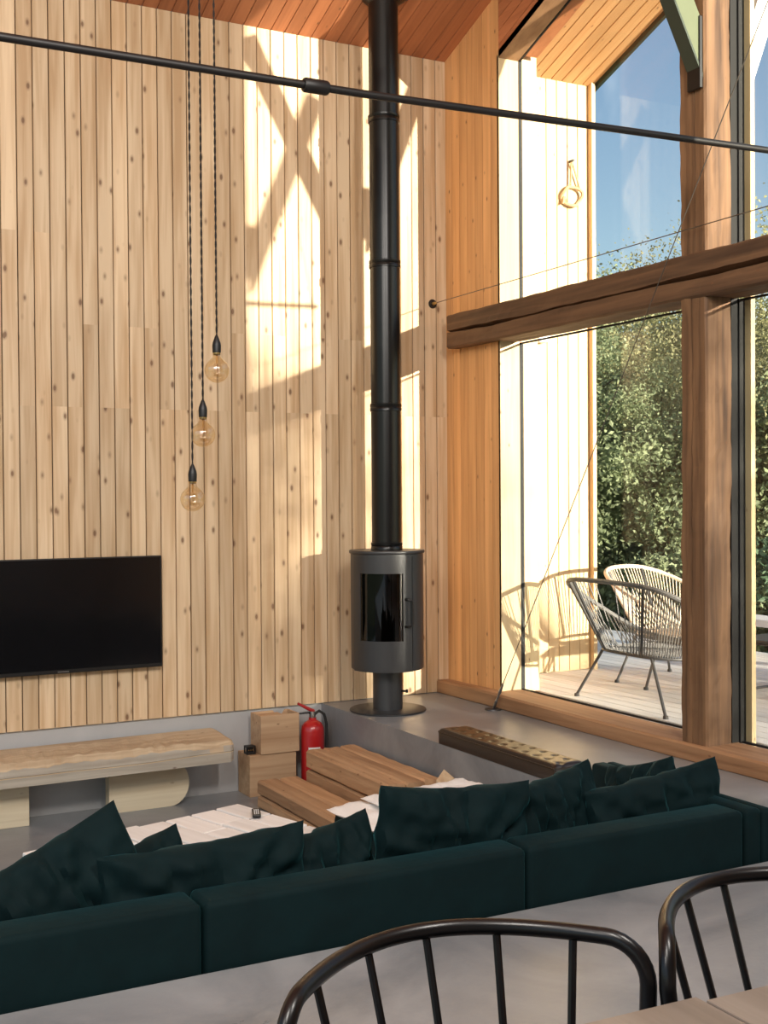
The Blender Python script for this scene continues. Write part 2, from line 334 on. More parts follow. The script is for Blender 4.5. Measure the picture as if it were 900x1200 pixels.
# gable strip above the glazing: boards parallel to the roof
gs = MB().prism([(-.72,lintel(-.72)+.05),(-.72,ceil_z(-.72)+.25),(RIDGE_Y,ceil_z(RIDGE_Y)+.25),(2*RIDGE_Y,EAVE+.25),(2*RIDGE_Y,lintel(2*RIDGE_Y)+.05),(RIDGE_Y,lintel(RIDGE_Y)+.05)], .0, .30, 0).build('wall_gable', 'pine_dark')
struct(gs, 'boarded strip between the sloping window head and the ceiling', 'wall')
for k in range(5):
    t0, t1 = k/5+.006, (k+1)/5-.006
    za = lambda y, t: lintel(y)*(1-t)+ceil_z(y)*t
    MB().prism([(-.722,za(-.722,t0)),(-.722,za(-.722,t1)),(RIDGE_Y,za(RIDGE_Y,t1)),(RIDGE_Y,za(RIDGE_Y,t0))], -.02, .0, 0).build('board', 'pine_dark', gs)
# window reveal
tr = MB().box((-.02,-.722,.09),(GX-.02,-.70,lintel(-.722)+.02)).build('trim_1', 'jamb'); struct(tr, 'pale pine jamb board lining the side of the window', 'trim')
tr2 = MB().prism([(-.722,lintel(-.722)),(-.722,lintel(-.722)+.05),(RIDGE_Y,lintel(RIDGE_Y)+.05),(RIDGE_Y,lintel(RIDGE_Y))], -.02, GX-.02, 0).build('trim_2', 'sill'); struct(tr2, 'sloping pine head board along the top of the window', 'trim')
tr3 = MB().box((GX+.02,-.67,.07),(.33,-.65,4.95)).build('trim_3', 'jamb'); struct(tr3, 'pale outer casing board beside the window outside', 'trim')
# other walls of the room (behind the camera and beyond the frame)
wf = MB().box((XL,YF-.2,-.1),(.3,YF,EAVE+.3)).build('wall_front', 'plaster'); struct(wf, 'plain white rear wall behind the dining area', 'wall')

# ------------------------------------------------------------------ hewn timbers
def timber(L_, wx, wy, seed, nseg=40, crack=None, rough=.006, wander=.006):
    """sweep along local +Z; section wx by wy (centred); crack: (side, offset, half width, depth) running the length"""
    hx, hy = wx/2, wy/2; mb = MB(); vs = []; n = None
    for i in range(nseg+1):
        z = L_*i/nseg; c = .012
        sx = hx*(1+.02*nz3(seed, z*1.3, 0)); sy = hy*(1+.02*nz3(seed+5, z*1.3, 0))
        sec = []
        # side -x from +y to -y
        def side(a, b, crk):
            a = Vector((*a,0)); b = Vector((*b,0)); d = (b-a); nrm = Vector((d.y,-d.x,0)).normalized()
            ts = [0,.2,.4,.6,.8,1] if not crk else None
            if not crk: return [a+d*t for t in ts]
            off, hw, dep = crk; m = .5+off+wander*8*nz3(seed+9, z*1.7, 3)+.02*nz3(seed+2, z*9, 1); s = max(.12, .6+1.0*nz3(seed+11, z*1.1, 7)); h = hw*s/d.length
            return [a, a+d*(m*.5), a+d*(m-h), a+d*m-nrm*dep*s, a+d*(m+h), a+d*(m+h+(1-m-h)*.5), b]
        cr = crack or {}
        sec += side((-sx, sy-c), (-sx,-sy+c), cr.get('-x'))
        sec += side((-sx+c,-sy), (sx-c,-sy), cr.get('-y'))
        sec += side((sx,-sy+c), (sx, sy-c), None)
        sec += side((sx-c, sy), (-sx+c, sy), None)
        for p in sec:
            q = Vector((p.x, p.y, 0)); k = rough*nz3(p.x*14+seed, p.y*14, z*7)+rough*.6*nz3(p.x*40+seed, p.y*40, z*22)
            l = q.length; q *= (1+k/l)
            vs.append((q.x+wander*nz3(seed+20, z*.8, 0), q.y+wander*nz3(seed+30, z*.8, 0), z))
        n = len(sec)
    fs = []
    for i in range(nseg):
        for k in range(n): fs.append((i*n+k, i*n+(k+1)%n, (i+1)*n+(k+1)%n, (i+1)*n+k))
    fs.append(tuple(range(n))); fs.append(tuple(nseg*n+k for k in range(n)))
    return mb.add(vs, fs)
def timberY(*a, **k):
    """as timber, but lying along -Y: local z -> -y, section x -> x, section y -> z"""
    mb = timber(*a, **k); mb.v = [(x, -z, -y) for x, y, z in mb.v]; return mb
o = timberY(5.1, .24, .24, 3.3, 80, {'-x': (-.02,.020,.07)}).build('crossbeam', 'oldY', None, (.01,-.17,2.62)); tag(o, 'thick cracked old hewn crossbeam running across the tall window', 'beam')
o = timber(2.43, .185, .205, 8.1, 50, {'-x': (-.05,.007,.05)}).build('timber_post', 'oldZ', None, (-.006,-2.708,.085)); tag(o, 'lower old hewn post standing on the window sill beneath the crossbeam', 'post')
o = timber(2.37, .185, .205, 6.4, 50, {'-x': (.1,.004,.02)}).build('timber_post', 'oldZ', None, (-.006,-2.708,2.72)); tag(o, 'upper old hewn post rising from the crossbeam with the green brace bolted on', 'post')
o = timber(6.4-.9, .185, .205, 4.4, 60, None).build('timber_post', 'oldZ', None, (-.006,-5.408,.085)); tag(o, 'tall hewn post under the ridge further along the window', 'post')
o = timberY(6.3, .27, .1, 1.7, 60, None, rough=.003).build('trim_4', 'sill', None, (.01,-.0,.045)); struct(o, 'thick oak sill along the foot of the window', 'trim')
# ------------------------------------------------------------------ glazing
def pane(nm, poly, label):
    """black frame and glass for a polygon (y,z) in the gable plane"""
    root = bpy.data.objects.new(nm, None); COL.objects.link(root); root['kind'] = 'structure'; root['label'] = label; root['category'] = 'window'
    MB().prism(poly, GX-.005, GX+.005, 0).build('pane', 'glass', root)
    cx = sum(p[0] for p in poly)/len(poly); cz = sum(p[1] for p in poly)/len(poly); n = len(poly)
    fw = .011
    for i in range(n):
        a, b = Vector(poly[i]), Vector(poly[(i+1)%n]); d = (b-a).normalized(); nn = Vector((-d.y, d.x))
        if nn.dot(Vector((cx,cz))-a) < 0: nn = -nn
        q = [a, b, b+nn*fw, a+nn*fw]
        fx = .02 if abs(d.x) < .1 else .008
        MB().prism([tuple(p) for p in q], GX-fx, GX+fx, 0).build('frame', 'gasket', root)
pane('window_1', [(-.70,.09),(-2.72,.09),(-2.72,2.5),(-.70,2.5)], 'tall lower pane between the pine jamb and the old post')
pane('window_2', [(-.70,2.7),(-2.72,2.7),(-2.72,lintel(-2.72)+.02),(-.70,lintel(-.70)+.02)], 'upper pane with sloping head above the crossbeam beside the jamb')
pane('window_3', [(-2.80,.09),(-5.42,.09),(-5.42,2.5),(-2.80,2.5)], 'lower pane on the far side of the old post')
pane('window_4', [(-2.80,2.7),(-5.42,2.7),(-5.42,lintel(-5.42)+.02),(-2.80,lintel(-2.80)+.02)], 'upper pane on the far side of the old post')
pane('window_5', [(-5.48,.09),(-6.35,.09),(-6.35,lintel(-6.35)+.02),(-5.48,lintel(-5.48)+.02)], 'tall pane under the ridge beyond the second post')
mu = MB().box((.09,-2.80,.095),(GX+.02,-2.722,2.5)).box((.09,-2.80,2.74),(GX+.02,-2.722,5.1)).build('trim_7', 'gasket'); struct(mu, 'black mullion strip between the old post and the glass', 'trim')
tr5 = MB().box((GX+.02,-2.855,.07),(.21,-2.81,5.2)).build('trim_5', 'jamb'); struct(tr5, 'slim pale cover strip behind the old post', 'trim')
w2 = MB().prism([(-6.35,-.1),(-13.1,-.1),(-13.1,lintel(-13.1)+.1),(RIDGE_Y,lintel(RIDGE_Y)+.1),(-6.35,lintel(-6.35)+.1)], .0, .30, 0).build('wall_right_rear', 'pine_warm'); struct(w2, 'solid pine gable wall beyond the window', 'wall')

# ------------------------------------------------------------------ outside: wing wall, soffit, deck
WY, WX0, WX1, DZ = .05, .33, 1.33, .06
ww = MB().box((.32,WY+.02,-.3),(WX1,.30,5.0)).build('wall_wing', 'jamb'); struct(ww, 'sunlit outside wing wall of vertical pale pine boards', 'wall')
n = 10; bw = (WX1-WX0)/n
wbm = board_mesh('board', bw-.005, 4.9, .022, 'jamb', 2)
for i in range(n): put('board', wbm, ww, (WX0+bw*i, WY+.02, DZ+.006))
tr6 = MB().box((WX1,-.0,.0),(WX1+.035,.30,5.0)).build('trim_6', 'jamb'); struct(tr6, 'narrow corner board at the outer end of the wing wall', 'trim')
SZ0 = 4.665+SLOPE*0      # soffit height at the wing wall
def soff_z(y): return SZ0+SLOPE*(WY-y) if y > RIDGE_Y else SZ0+SLOPE*(WY-RIDGE_Y)-SLOPE*(RIDGE_Y-y)
sf = MB().prism([(.35,soff_z(.35)+.02),(.35,soff_z(.35)+.30),(RIDGE_Y,soff_z(RIDGE_Y)+.30),(-13.4,soff_z(-13.4)+.30),(-13.4,soff_z(-13.4)+.02),(RIDGE_Y,soff_z(RIDGE_Y)+.02)], .30, WX1+.05, 0).build('soffit', 'soffit'); struct(sf, 'boarded soffit under the projecting roof outside the window', 'soffit')
sbm = board_mesh('board', bw-.006, 7.0, .02, 'soffit', 1)
for i in range(n+1):
    o = put('board', sbm, sf); o.matrix_basis = Matrix.Translation((WX1+.04-bw*i, WY+.15, soff_z(WY+.15)+.02)) @ Matrix.Rotation(math.pi, 4, 'Z') @ Matrix.Rotation(ang, 4, 'X')
MB().prism([(.35,soff_z(.35)-.03),(.35,soff_z(.35)+.32),(RIDGE_Y,soff_z(RIDGE_Y)+.32),(RIDGE_Y,soff_z(RIDGE_Y)-.03)], WX1+.05, WX1+.08, 0).build('fascia', 'greendark', sf)
# deck
DX1 = .34+.1205*24
dk = MB().prism([(.34,-8),(DX1,-8),(DX1,6),(1.40,6),(1.40,WY+.01),(.34,WY+.01)], -.35, .025).build('floor_deck', 'bark'); struct(dk, 'grey weathered timber deck outside the window', 'deck')
DB = .1205; dbm = board_mesh('plank', DB-.006, 14, .028, 'deck', 1); dbs = board_mesh('plank', DB-.006, 8+WY, .028, 'deck', 1)
for i in range(24):
    o = put('plank', dbs if i < 9 else dbm, dk); o.matrix_basis = Matrix.Translation((.34+DB*(i+1), -8, DZ-.028)) @ Matrix.Rotation(math.pi, 4, 'Y')
gr = MB().box((-60,-90,-.95),(90,90,-.7)).build('ground', 'grass'); struct(gr, 'grassy ground around the house', 'ground')
# low white plank bench along the outer edge of the deck
t = thing('deck_bench', 'long white plank bench along the outer edge of the deck', 'bench', (DX1-.2, 0, DZ))
MB().bbox((-.16,-4,.27),(.16,.55,.33),.006).build('plank', 'whitepaint', t)
for y in (-3.2,-1.4,.3): MB().box((-.06,y-.06,0),(.06,y+.06,.27)).build('leg', 'whitepaint', t)
# knee braces on the post
def brace(a, b, wd, y0, y1, label, m1, m2, name='knee_brace'):
    t = thing(name, label, 'brace'); a = Vector(a); b = Vector(b); d = (b-a).normalized(); n_ = Vector((-d.y, d.x))
    if n_.y > 0: n_ = -n_
    # a..b is the upper edge in (x,z); the brace hangs below it
    lo_ = a-Vector((0,wd/abs(d.x))); l2 = a-Vector((0,(wd+.012)/abs(d.x)))       # cut flush with the post
    q = [a, b, b+n_*wd, lo_]
    MB().prism([tuple(p) for p in q], y0, y1, 1).build('web', m1, t)
    q = [lo_, b+n_*wd, b+n_*(wd+.012), l2]
    MB().prism([tuple(p) for p in q], y0-.004, y1+.03, 1).build('flange', m2, t)
    return t
bolt = MB().lathe([(.0,0),(.012,0),(.012,.012),(.006,.016),(0,.016)],8).mesh('bolt','chrome')
for dy, where in ((0,'the upper post'), (-2.7,'the post under the ridge')):
    t = brace((-.098,3.95),(-.62,4.93),.126,-2.79+dy,-2.73+dy,'pale green steel brace rising into the room from '+where,'green','greendark')  # flange takes a darker green, with the underside's shade put into its colour
    MB().bbox((-.125,-2.80+dy,3.60),(-.105,-2.70+dy,3.98),.003).build('plate', 'matt', t)
    for z in (3.82,3.92): put('bolt', bolt, t, (-.125,-2.715+dy,z), (0,-math.pi/2,0))
    t = brace((.215,3.88),(.64,4.94),.12,-2.77+dy,-2.70+dy,'whitish steel brace outside, rising to the soffit from '+where,'whitepaint','whitepaint')
    MB().box((.185,-2.775+dy,3.62),(.225,-2.69+dy,3.98)).build('plate', 'matt', t)
# ------------------------------------------------------------------ stove and flue
t = thing('wood_stove', 'dark grey cylindrical wood stove on a pedestal with a tall black flue', 'stove', (-.782,-.481,0))
MB().lathe([(0,0),(.255,0),(.258,.004),(.258,.010),(.252,.013),(0,.013)],48).build('base_plate', 'stove', t, smooth=True)
MB().lathe([(.10,.012),(.10,.30)],32).build('pedestal', 'stove', t, smooth=True)
FA = math.atan2(CAM.y+.481, CAM.x+.782) - .18      # door faces the room
k = MB().lathe([(.0,.285),(.235,.285),(.245,.292),(.245,1.06)],48, a0=FA+.935, a1=FA+2*math.pi-.935)
k.arcslab(.0,.245,.285,.300,FA-.94,FA+.94,20).arcslab(.0,.245,1.045,1.06,FA-.94,FA+.94,20)
k.build('body', 'stove', t, smooth=True)
MB().lathe([(0,1.062),(.252,1.062),(.255,1.066),(.255,1.078),(.252,1.082),(0,1.082)],48).build('top_plate', 'stove', t, smooth=True)
# door: curved panel with a window opening
dr = MB(); r0, r1 = .238, .250
za, zb, zc, zd = .30, .49, .935, 1.046; aa, ab, ac, ad = FA-.99, FA-.70, FA+.84, FA+.99
aa, ab, ac, ad = FA-.90, FA-.62, FA+.62, FA+.90
dr.arcslab(r0,r1,za,zb,aa,ad,28).arcslab(r0,r1,zc,zd,aa,ad,28).arcslab(r0,r1,zb,zc,aa,ab,6).arcslab(r0,r1,zb,zc,ac,ad,8)
door = dr.build('door', 'stove', t, smooth=True)
MB().arcslab(.241,.244,zb-.01,zc+.01,ab-.02,ac+.02,24).build('window_glass', 'stoveglass', door, smooth=True)
MB().arcslab(.17,.18,.31,1.04,FA-1.3,FA+1.3,20).build('lining', 'brick', t)
def pol(r, a, z): return (r*math.cos(a), r*math.sin(a), z)
ha = ac+.17
MB().tube([pol(.248,ha-.10,.765),pol(.272,ha-.08,.765),pol(.286,ha,.755),pol(.286,ha,.595),pol(.272,ha-.08,.585),pol(.248,ha-.10,.585)],.0095,8).build('handle', 'matt', door)
la = FA+1.35
MB().tube([pol(.095,la,.135),pol(.145,la,.135)],.007,8).tube([pol(.14,la,.125),pol(.14,la,.147)],.009,8).build('damper_lever', 'matt', t)
fm = MB().lathe([(.1,1.08),(.1,5.2)],32).build('flue', 'flue', t, smooth=True)
for z in (1.11,2.04,3.0,3.97): MB().lathe([(.1,z-.028),(.107,z-.026),(.107,z-.005),(.103,z),(.107,z+.005),(.107,z+.022),(.1,z+.025)],32,capb=False,capt=False).build('collar', 'flue', fm, smooth=True)
MB().lathe([(.1,4.735),(.19,4.80),(.19,4.81)],32).build('ceiling_collar', 'flue', fm, (0,0,0))

# ------------------------------------------------------------------ television
t = thing('television', 'large flat black television hung on the pine boards', 'television', (-2.86,-.012,.71), 0)
MB().bbox((-.64,-.062,-.36),(.64,-.022,.36),.006).build('case', 'matt', t)
MB().box((-.63,-.0635,-.335),(.63,-.0605,.352)).build('screen', 'screen', t)
MB().box((-.2,-.022,-.2),(.2,0.0,.2)).build('bracket', 'black', t)
MB().box((-.035,-.0642,-.352),(.035,-.062,-.344)).build('logo_strip', 'chrome', t)

# ------------------------------------------------------------------ pendants
px = [(-2.503,-1.884,2.087),(-2.569,-1.855,1.762),(-2.619,-1.833,1.437)]
gl = [('highest of the cluster','highest'),('between the other two','middle'),('lowest of the cluster','lowest')]
for (x,y,z),(lab,_) in zip(px, gl):
    t = thing('pendant_lamp', 'amber glass globe bulb on a black cord, '+lab, 'pendant lamp', (x,y,z), 0, 'three globe bulbs hanging on cords')
    prof = [(.0,-.0625)]+[(.0625*math.sin(a), -.0625*math.cos(a)) for a in [R(q) for q in range(10,150,10)]]+[(.024,.062),(.019,.078),(.017,.092)]
    b = MB().lathe(prof,28,capb=False,capt=False).build('bulb', 'bulb', t, smooth=True)
    pts = [(.016*math.cos(q*1.25), .016*math.sin(q*1.25), -.03+q*.0022) for q in range(30)]
    MB().tube([(0,0,.08),(0,0,.035)],.004,6).tube(pts,.0012,5).build('filament', 'filament', b)
    MB().lathe([(.0,.082),(.019,.082),(.019,.088),(.021,.09),(.0225,.125),(.020,.14),(.010,.168),(.006,.176),(0,.176)],20).build('socket', 'matt', t, smooth=True)
    MB().lathe([(.0185,.078),(.0195,.08),(.0195,.09)],20,capb=False,capt=False).build('socket_ring', 'brass', t, smooth=True)
    top = ceil_z(y)-z-.02; c = MB(); pts = []
    a = []; b2 = []
    n = 260
    for i in range(n+1):
        h = .17+(top-.17)*i/n; an = i*.85; a.append((.0028*math.cos(an), .0028*math.sin(an), h)); b2.append((-.0028*math.cos(an), -.0028*math.sin(an), h))
    c.tube(a,.0029,5).tube(b2,.0029,5).build('cord', 'flexcord', t)
    MB().lathe([(.0,top-.03),(.045,top-.03),(.05,top+.02)],20).build('ceiling_rose', 'matt', t)

# ------------------------------------------------------------------ tie rod and cables
t = thing('tie_rod', 'black steel tie rod spanning the room high above the sofa', 'rod', (0,-3.2,3.115))
MB().tube([(-.02,0,.062),(-2.35,0,.006),(-3.8,0,-.005),(XL,0,-.02)],.0165,10).build('rod', 'rod', t, smooth=True)
MB().lathe([(.0,-.055),(.026,-.055),(.030,-.047),(.030,.047),(.026,.055),(0,.055)],12).build('coupler', 'rod', t, (-2.555,0,.004), (0,math.pi/2,0), smooth=True)
t = thing('bracing_cable', 'thin steel cable running level above the crossbeam from an eye in the boards', 'cable', (-.138,0,2.845))
MB().tube([(0,-.012,0),(0,-6.0,.04)],.0028,6).build('cable', 'wire', t)
MB().lathe([(.010,-.004),(.030,-.004),(.034,0),(.030,.008),(.010,.010)],20).build('eye_plate', 'matt', t, (0,-.014,0), (math.pi/2,0,0), smooth=True)
MB().lathe([(.0,0),(.014,0),(.011,.035),(.004,.06),(0,.06)],12).build('ferrule', 'brass', t, (0,-.015,0), (math.pi/2,0,0), smooth=True)
t = thing('bracing_cable', 'thin steel cable slanting up across the window from a floor anchor', 'cable', (-.165,-.83,0))
a = Vector((0,-.10,.155)); b = Vector((.0,-2.57,3.98)); d = (b-a).normalized()
MB().tube([a,b],.0032,6).build('cable', 'wire', t)
MB().lathe([(.0,0),(.058,0),(.055,.008),(0,.01)],24).build('anchor_plate', 'stove', t, smooth=True)
MB().tube([(0,-.004,.004),(0,-.02,.03),a*.35],.010,8).build('anchor_eye', 'chrome', t)
MB().tube([a*.28,a*.42,a*.5,a*.75,a*.85,a+d*.05],[.006,.012,.008,.009,.013,.005],8).build('turnbuckle', 'chrome', t)

# ------------------------------------------------------------------ log bench under the television
t = thing('log_bench', 'long weathered beam bench with a live edge under the television', 'bench', (-2.9,-.21,PITZ))
mb = MB(); nx = 150; vs = []; Ls = 2.35
for i in range(nx+1):
    u = i/nx; x = -1.3+Ls*u; e = 1 - max(0, (u-.985)/.015)**2*.16
    ck = .352+.012*nz3(x*1.6, 3, 3); cd_ = .012*max(0,.35+nz3(x*2.2, 8, 1))
    ww_ = [(-.19,.292),(-.196,ck-.004),(-.196+cd_,ck),(-.196,ck+.004),(-.193,.40),(-.15,.432),(-.08,.437),(.0,.441),(.08,.444),(.185,.45),(.185,.292)]
    for j, (y, z) in enumerate(ww_):
        dz = 0; dy = .006*nz3(x*4, z*6, 7) if j < 5 else 0
        if 4 <= j <= 8: dz = (.016*nz3(x*6, y*14, 2)+.013*nz3(x*19, y*30, 5))*(1 if u < .9 else .4); dy += .02*nz3(x*7, y*9, 1)
        if j == 4: dz -= .02*max(0,nz3(x*4.1, 1, 9))
        zc_ = .366; vs.append((x, y*e+dy, zc_+(z-zc_)*e+dz-.012*(1-u)))
n = 11; fs = []
for i in range(nx):
    for k in range(n): fs.append((i*n+k, i*n+(k+1)%n, (i+1)*n+(k+1)%n, (i+1)*n+k))
fs += [tuple(range(n)), tuple(nx*n+k for k in range(n))]
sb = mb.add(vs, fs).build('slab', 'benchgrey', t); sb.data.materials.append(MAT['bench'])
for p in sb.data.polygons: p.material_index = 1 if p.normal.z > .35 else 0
poly = [(0,0),(.40,0)]+[(.40+.125*math.cos(a), .145+.145*math.sin(a)) for a in [R(q) for q in range(-80,90,10)]]+[(.40,.29),(0,.29)]
MB().prism(poly, -.045, .04, 1).build('leg', 'benchleg', t, (.293,.08,0))
MB().bbox((-.62,-.045,0),(0,.04,.285),.004).build('leg', 'benchleg', t, (-.205,.05,0))

# ------------------------------------------------------------------ boxes, extinguisher, small lantern
def wbox(nm, label, lo, hi, notch=False):
    c = ((lo[0]+hi[0])/2, (lo[1]+hi[1])/2, lo[2]); t = thing(nm, label, 'box', c); X, Y, Z = (hi[0]-lo[0])/2, (hi[1]-lo[1])/2, hi[2]-lo[2]; th = .016
    MB().bbox((-X,-Y,0),(X,-Y+th,Z),.002).build('front', 'box', t); 
    MB().bbox((-X,-Y+th,0),(-X+th,Y-th,Z),.002).build('side', 'box', t); MB().bbox((X-th,-Y+th,0),(X,Y-th,Z),.002).build('side', 'box', t)
    if notch:
        MB().prism([(-X,0),(X,0),(X,Z),(X-.03,Z),(X-.05,Z-.03),(X-.10,Z-.03),(X-.12,Z),(-X,Z)], Y-th, Y, 1).build('back', 'box', t)
        MB().bbox((-X+th,-Y+th,Z-.03),(.05,Y-th,Z-.012),.002).build('lid', 'box', t)
    else:
        MB().bbox((-X,Y-th,0),(X,Y,Z),.002).build('back', 'box', t); MB().bbox((-X+th,-Y+th,Z-.018),(X-th,Y-th,Z-.001),.002).build('lid', 'box', t)
    MB().box((-X+th,-Y+th,.002),(X-th,Y-th,.02)).build('bottom', 'box', t)
    return t
wbox('wooden_box', 'plain wooden box standing on the pit floor beneath another box', (-1.680,-.222,PITZ), (-1.345,-.012,-.265))
wbox('wooden_box', 'smaller wooden box with a notched rim stacked on top of another box', (-1.602,-.232,-.264), (-1.325,-.05,-.008), True)
t = thing('lantern', 'small black lantern with brass dots on the lower wooden box', 'lantern', (-1.652,-.155,-.2645))
MB().bbox((-.032,-.03,0),(.032,.03,.012),.003).build('base', 'matt', t); MB().bbox((-.032,-.03,.045),(.032,.03,.056),.003).build('cap', 'matt', t)
for a in (-1,1):
    for b in (-1,1): MB().box((a*.027-.004,b*.025-.004,.012),(a*.027+.004,b*.025+.004,.045)).build('upright', 'matt', t)
MB().box((-.02,-.018,.012),(.02,.018,.045)).build('core', 'matt', t)
dm = MB().lathe([(0,0),(.004,0),(.003,.003),(0,.003)],8).mesh('stud','brass')
for a in (-.014,0,.014): put('stud', dm, t, (a,-.018,.028), (math.pi/2,0,0))
t = thing('fire_extinguisher', 'red fire extinguisher with a black hose beside the wooden boxes', 'fire extinguisher', (-1.222,-.22,PITZ))
MB().lathe([(.0,.02),(.075,.02),(.079,.03),(.079,.40),(.074,.43),(.058,.455),(.034,.47),(.026,.475),(.026,.49),(0,.49)],28).build('cylinder', 'red', t, smooth=True)
MB().lathe([(.062,.0),(.081,.0),(.081,.07),(.079,.075)],28).build('foot_ring', 'rubber', t, smooth=True)
MB().lathe([(.0,.488),(.02,.488),(.022,.5),(.018,.53),(0,.532)],16).build('valve', 'chrome', t, smooth=True)
MB().tube([(0,0,.515),(-.03,.0,.525),(-.09,.02,.52)],[.009,.008,.006],8).build('carry_handle', 'matt', t)
MB().tube([(.012,0,.53),(-.03,.0,.55),(-.10,.02,.59)],[.012,.012,.008],8).build('lever', 'darkred', t)
MB().tube([(.015,0,.51),(.05,.0,.53),(.085,-.005,.505),(.1,-.01,.44),(.1,-.012,.33),(.094,-.012,.22)],.010,8).build('hose', 'rubber', t, smooth=True)
MB().arcslab(.0795,.0802,.17,.30,R(225),R(285),10).build('label', 'white', t)

# ------------------------------------------------------------------ timber steps into the pit
def steps(label, X0, X1, Y0, Y1, ztop, layers, nx):
    t = thing('timber_step', label, 'step', ((X0+X1)/2,(Y0+Y1)/2,PITZ)); H = ztop-PITZ; h = H/layers; wd = (X1-X0)/nx; rg = random.Random(X0)
    for l in range(layers):
        for k in range(nx):
            ln = abs(Y1-Y0)+rg.uniform(-.02,.0); hh = h-(.006 if l < layers-1 else 0)
            mb = timberY(ln, wd-.005, hh-.003, rg.uniform(0,90), 16, None, rough=.005, wander=.006)
            mb.build('beam', 'stepw', t, (X0+wd*(k+.5)-(X0+X1)/2, max(Y0,Y1)-(Y0+Y1)/2, h*l+hh/2))
    return t
steps('upper timber step of stacked beams against the platform wall', -1.445,-1.085,-.60,-1.72,-.18,3,3)
steps('lower timber step of stacked beams, below the taller one', -1.745,-1.455,-.51,-1.80,-.36,2,2)
mb = MB().prism([(-.06,-.05),(.06,-.03),(.05,.05),(-.03,.04)], 0, .37, 2); mb.v[4] = (-.03,-.03,.33); mb.v[6] = (.045,.04,.42)
tag(mb.build('firewood_log', 'log', None, (-1.125,-1.80,PITZ), (0,0,.4)), 'split firewood log standing at the end of the upper timber step', 'firewood')

# ------------------------------------------------------------------ coffee table, remote and things on it
P0 = Vector((-2.258,-1.507)); ax = Vector((-.789,-.22)).normalized(); ay = Vector((.153,-.572)).normalized()
trot = math.atan2(-ax.y, -ax.x); TL, TW = 1.28, .82; tc_ = P0+ax*TL/2+ay*TW/2
t = thing('coffee_table', 'low coffee table topped with white limed wooden blocks', 'table', (tc_.x, tc_.y, PITZ), trot)
TH = .32; rg = random.Random(9); nbk = 8; bwk = TL/nbk
for i in range(nbk):
    c1 = -TW/2+TW*(.24 if i % 2 else .36)+rg.uniform(-.03,.03); c2 = c1+TW*.34+rg.uniform(-.03,.03)
    for a, b in ((-TW/2,c1),(c1,c2),(c2,TW/2)):
        dz = rg.uniform(-.007,.004)
        MB().bbox((-TL/2+bwk*i+.007,a+.007,TH-.07+dz),(-TL/2+bwk*(i+1)-.007,b-.007,TH+dz),.005,2).build('block', 'tablewood', t)
MB().box((-TL/2+.02,-TW/2+.02,TH-.11),(TL/2-.02,TW/2-.02,TH-.078)).build('frame', 'box', t)
for a in (-1,1):
    for b in (-1,1): MB().bbox((a*(TL/2-.09)-.04,b*(TW/2-.09)-.04,0),(a*(TL/2-.09)+.04,b*(TW/2-.09)+.04,TH-.11),.004).build('leg', 'box', t)
ztab = PITZ+TH
t = thing('remote_control', 'small black remote control lying on the white coffee table', 'remote', (-2.275,-1.80,ztab+.004), -.35)
MB().bbox((-.022,-.07,0),(.022,.07,.016),.005).build('case', 'matt', t)
bt = MB().box((-.003,-.003,0),(.003,.003,.002)).mesh('button','white')
for a in (-.01,0,.01):
    for b in range(6): put('button', bt, t, (a,-.05+b*.018,.016))

# ------------------------------------------------------------------ sofa
def cushion_grid(w_, h_, t_, seed, n=44, pinch=.035, wr=.030, fold=0.0):
    """scatter pillow lying in XZ (width X, height Z), thickness along Y, pointed corners and creases"""
    vs = []; fs = []; idx = {}
    for s in (-1,1):
        for i in range(n+1):
            for j in range(n+1):
                edge = i in (0,n) or j in (0,n)
                if s == 1 and edge: idx[(s,i,j)] = idx[(-1,i,j)]; continue
                a = -1+2*i/n; b = -1+2*j/n; a = math.sin(a*math.pi/2)*.35+a*.65; b = math.sin(b*math.pi/2)*.35+b*.65
                x = a*(1-pinch*(1-b*b)**1.0*abs(a)); z = b*(1-pinch*(1-a*a)*abs(b))
                th = ((1-a*a)*(1-b*b))**.34 if not edge else 0
                env = th
                cr = wr*env*(nz3(a*3+seed, b*3, s*2.0)+.6*nz3(a*7+seed, b*5, s*3.1+4))
                # gathers running in from the seams
                rr = math.atan2(b, a); cr += wr*.9*env*math.sin(rr*12+4*nz3(seed, rr*1.3, 2))*max(abs(a),abs(b))**1.5; cr += wr*.8*env*nz3(a*9+b*2+seed, b*1.5, 6)
                sag = -fold*.3*(1-a*a)*(b+1)**2*.25
                idx[(s,i,j)] = len(vs); vs.append((x*w_/2, s*t_/2*th+cr*s, z*h_/2+sag+.010*env*nz3(a*2+seed, b*2, 9)))
    for s in (-1,1):
        for i in range(n):
            for j in range(n):
                q = (idx[(s,i,j)],idx[(s,i+1,j)],idx[(s,i+1,j+1)],idx[(s,i,j+1)]); fs.append(q if s == -1 else q[::-1])
    return MB().add(vs, fs)
def pillow(label, loc, size, rot, seed, fold=0, thick=.2):
    """loc: middle of the bottom edge; rot: (lean, roll, turn)"""
    o = cushion_grid(size[0], size[1], thick, seed, fold=fold).build('throw_pillow', 'velvet', None, (0,0,0), (0,0,0), smooth=True)
    Rm = Matrix.Rotation(rot[2],4,'Z') @ Matrix.Rotation(rot[0],4,'X') @ Matrix.Rotation(rot[1],4,'Y') @ Matrix.Translation((0,0,size[1]/2))
    o.matrix_basis = Matrix.Translation(loc) @ Rm
    tag(o, label, 'pillow', 'dark teal velvet throw pillows on the sofa'); return o
SZ = -.14; BT = .207                                  # seat and back heights
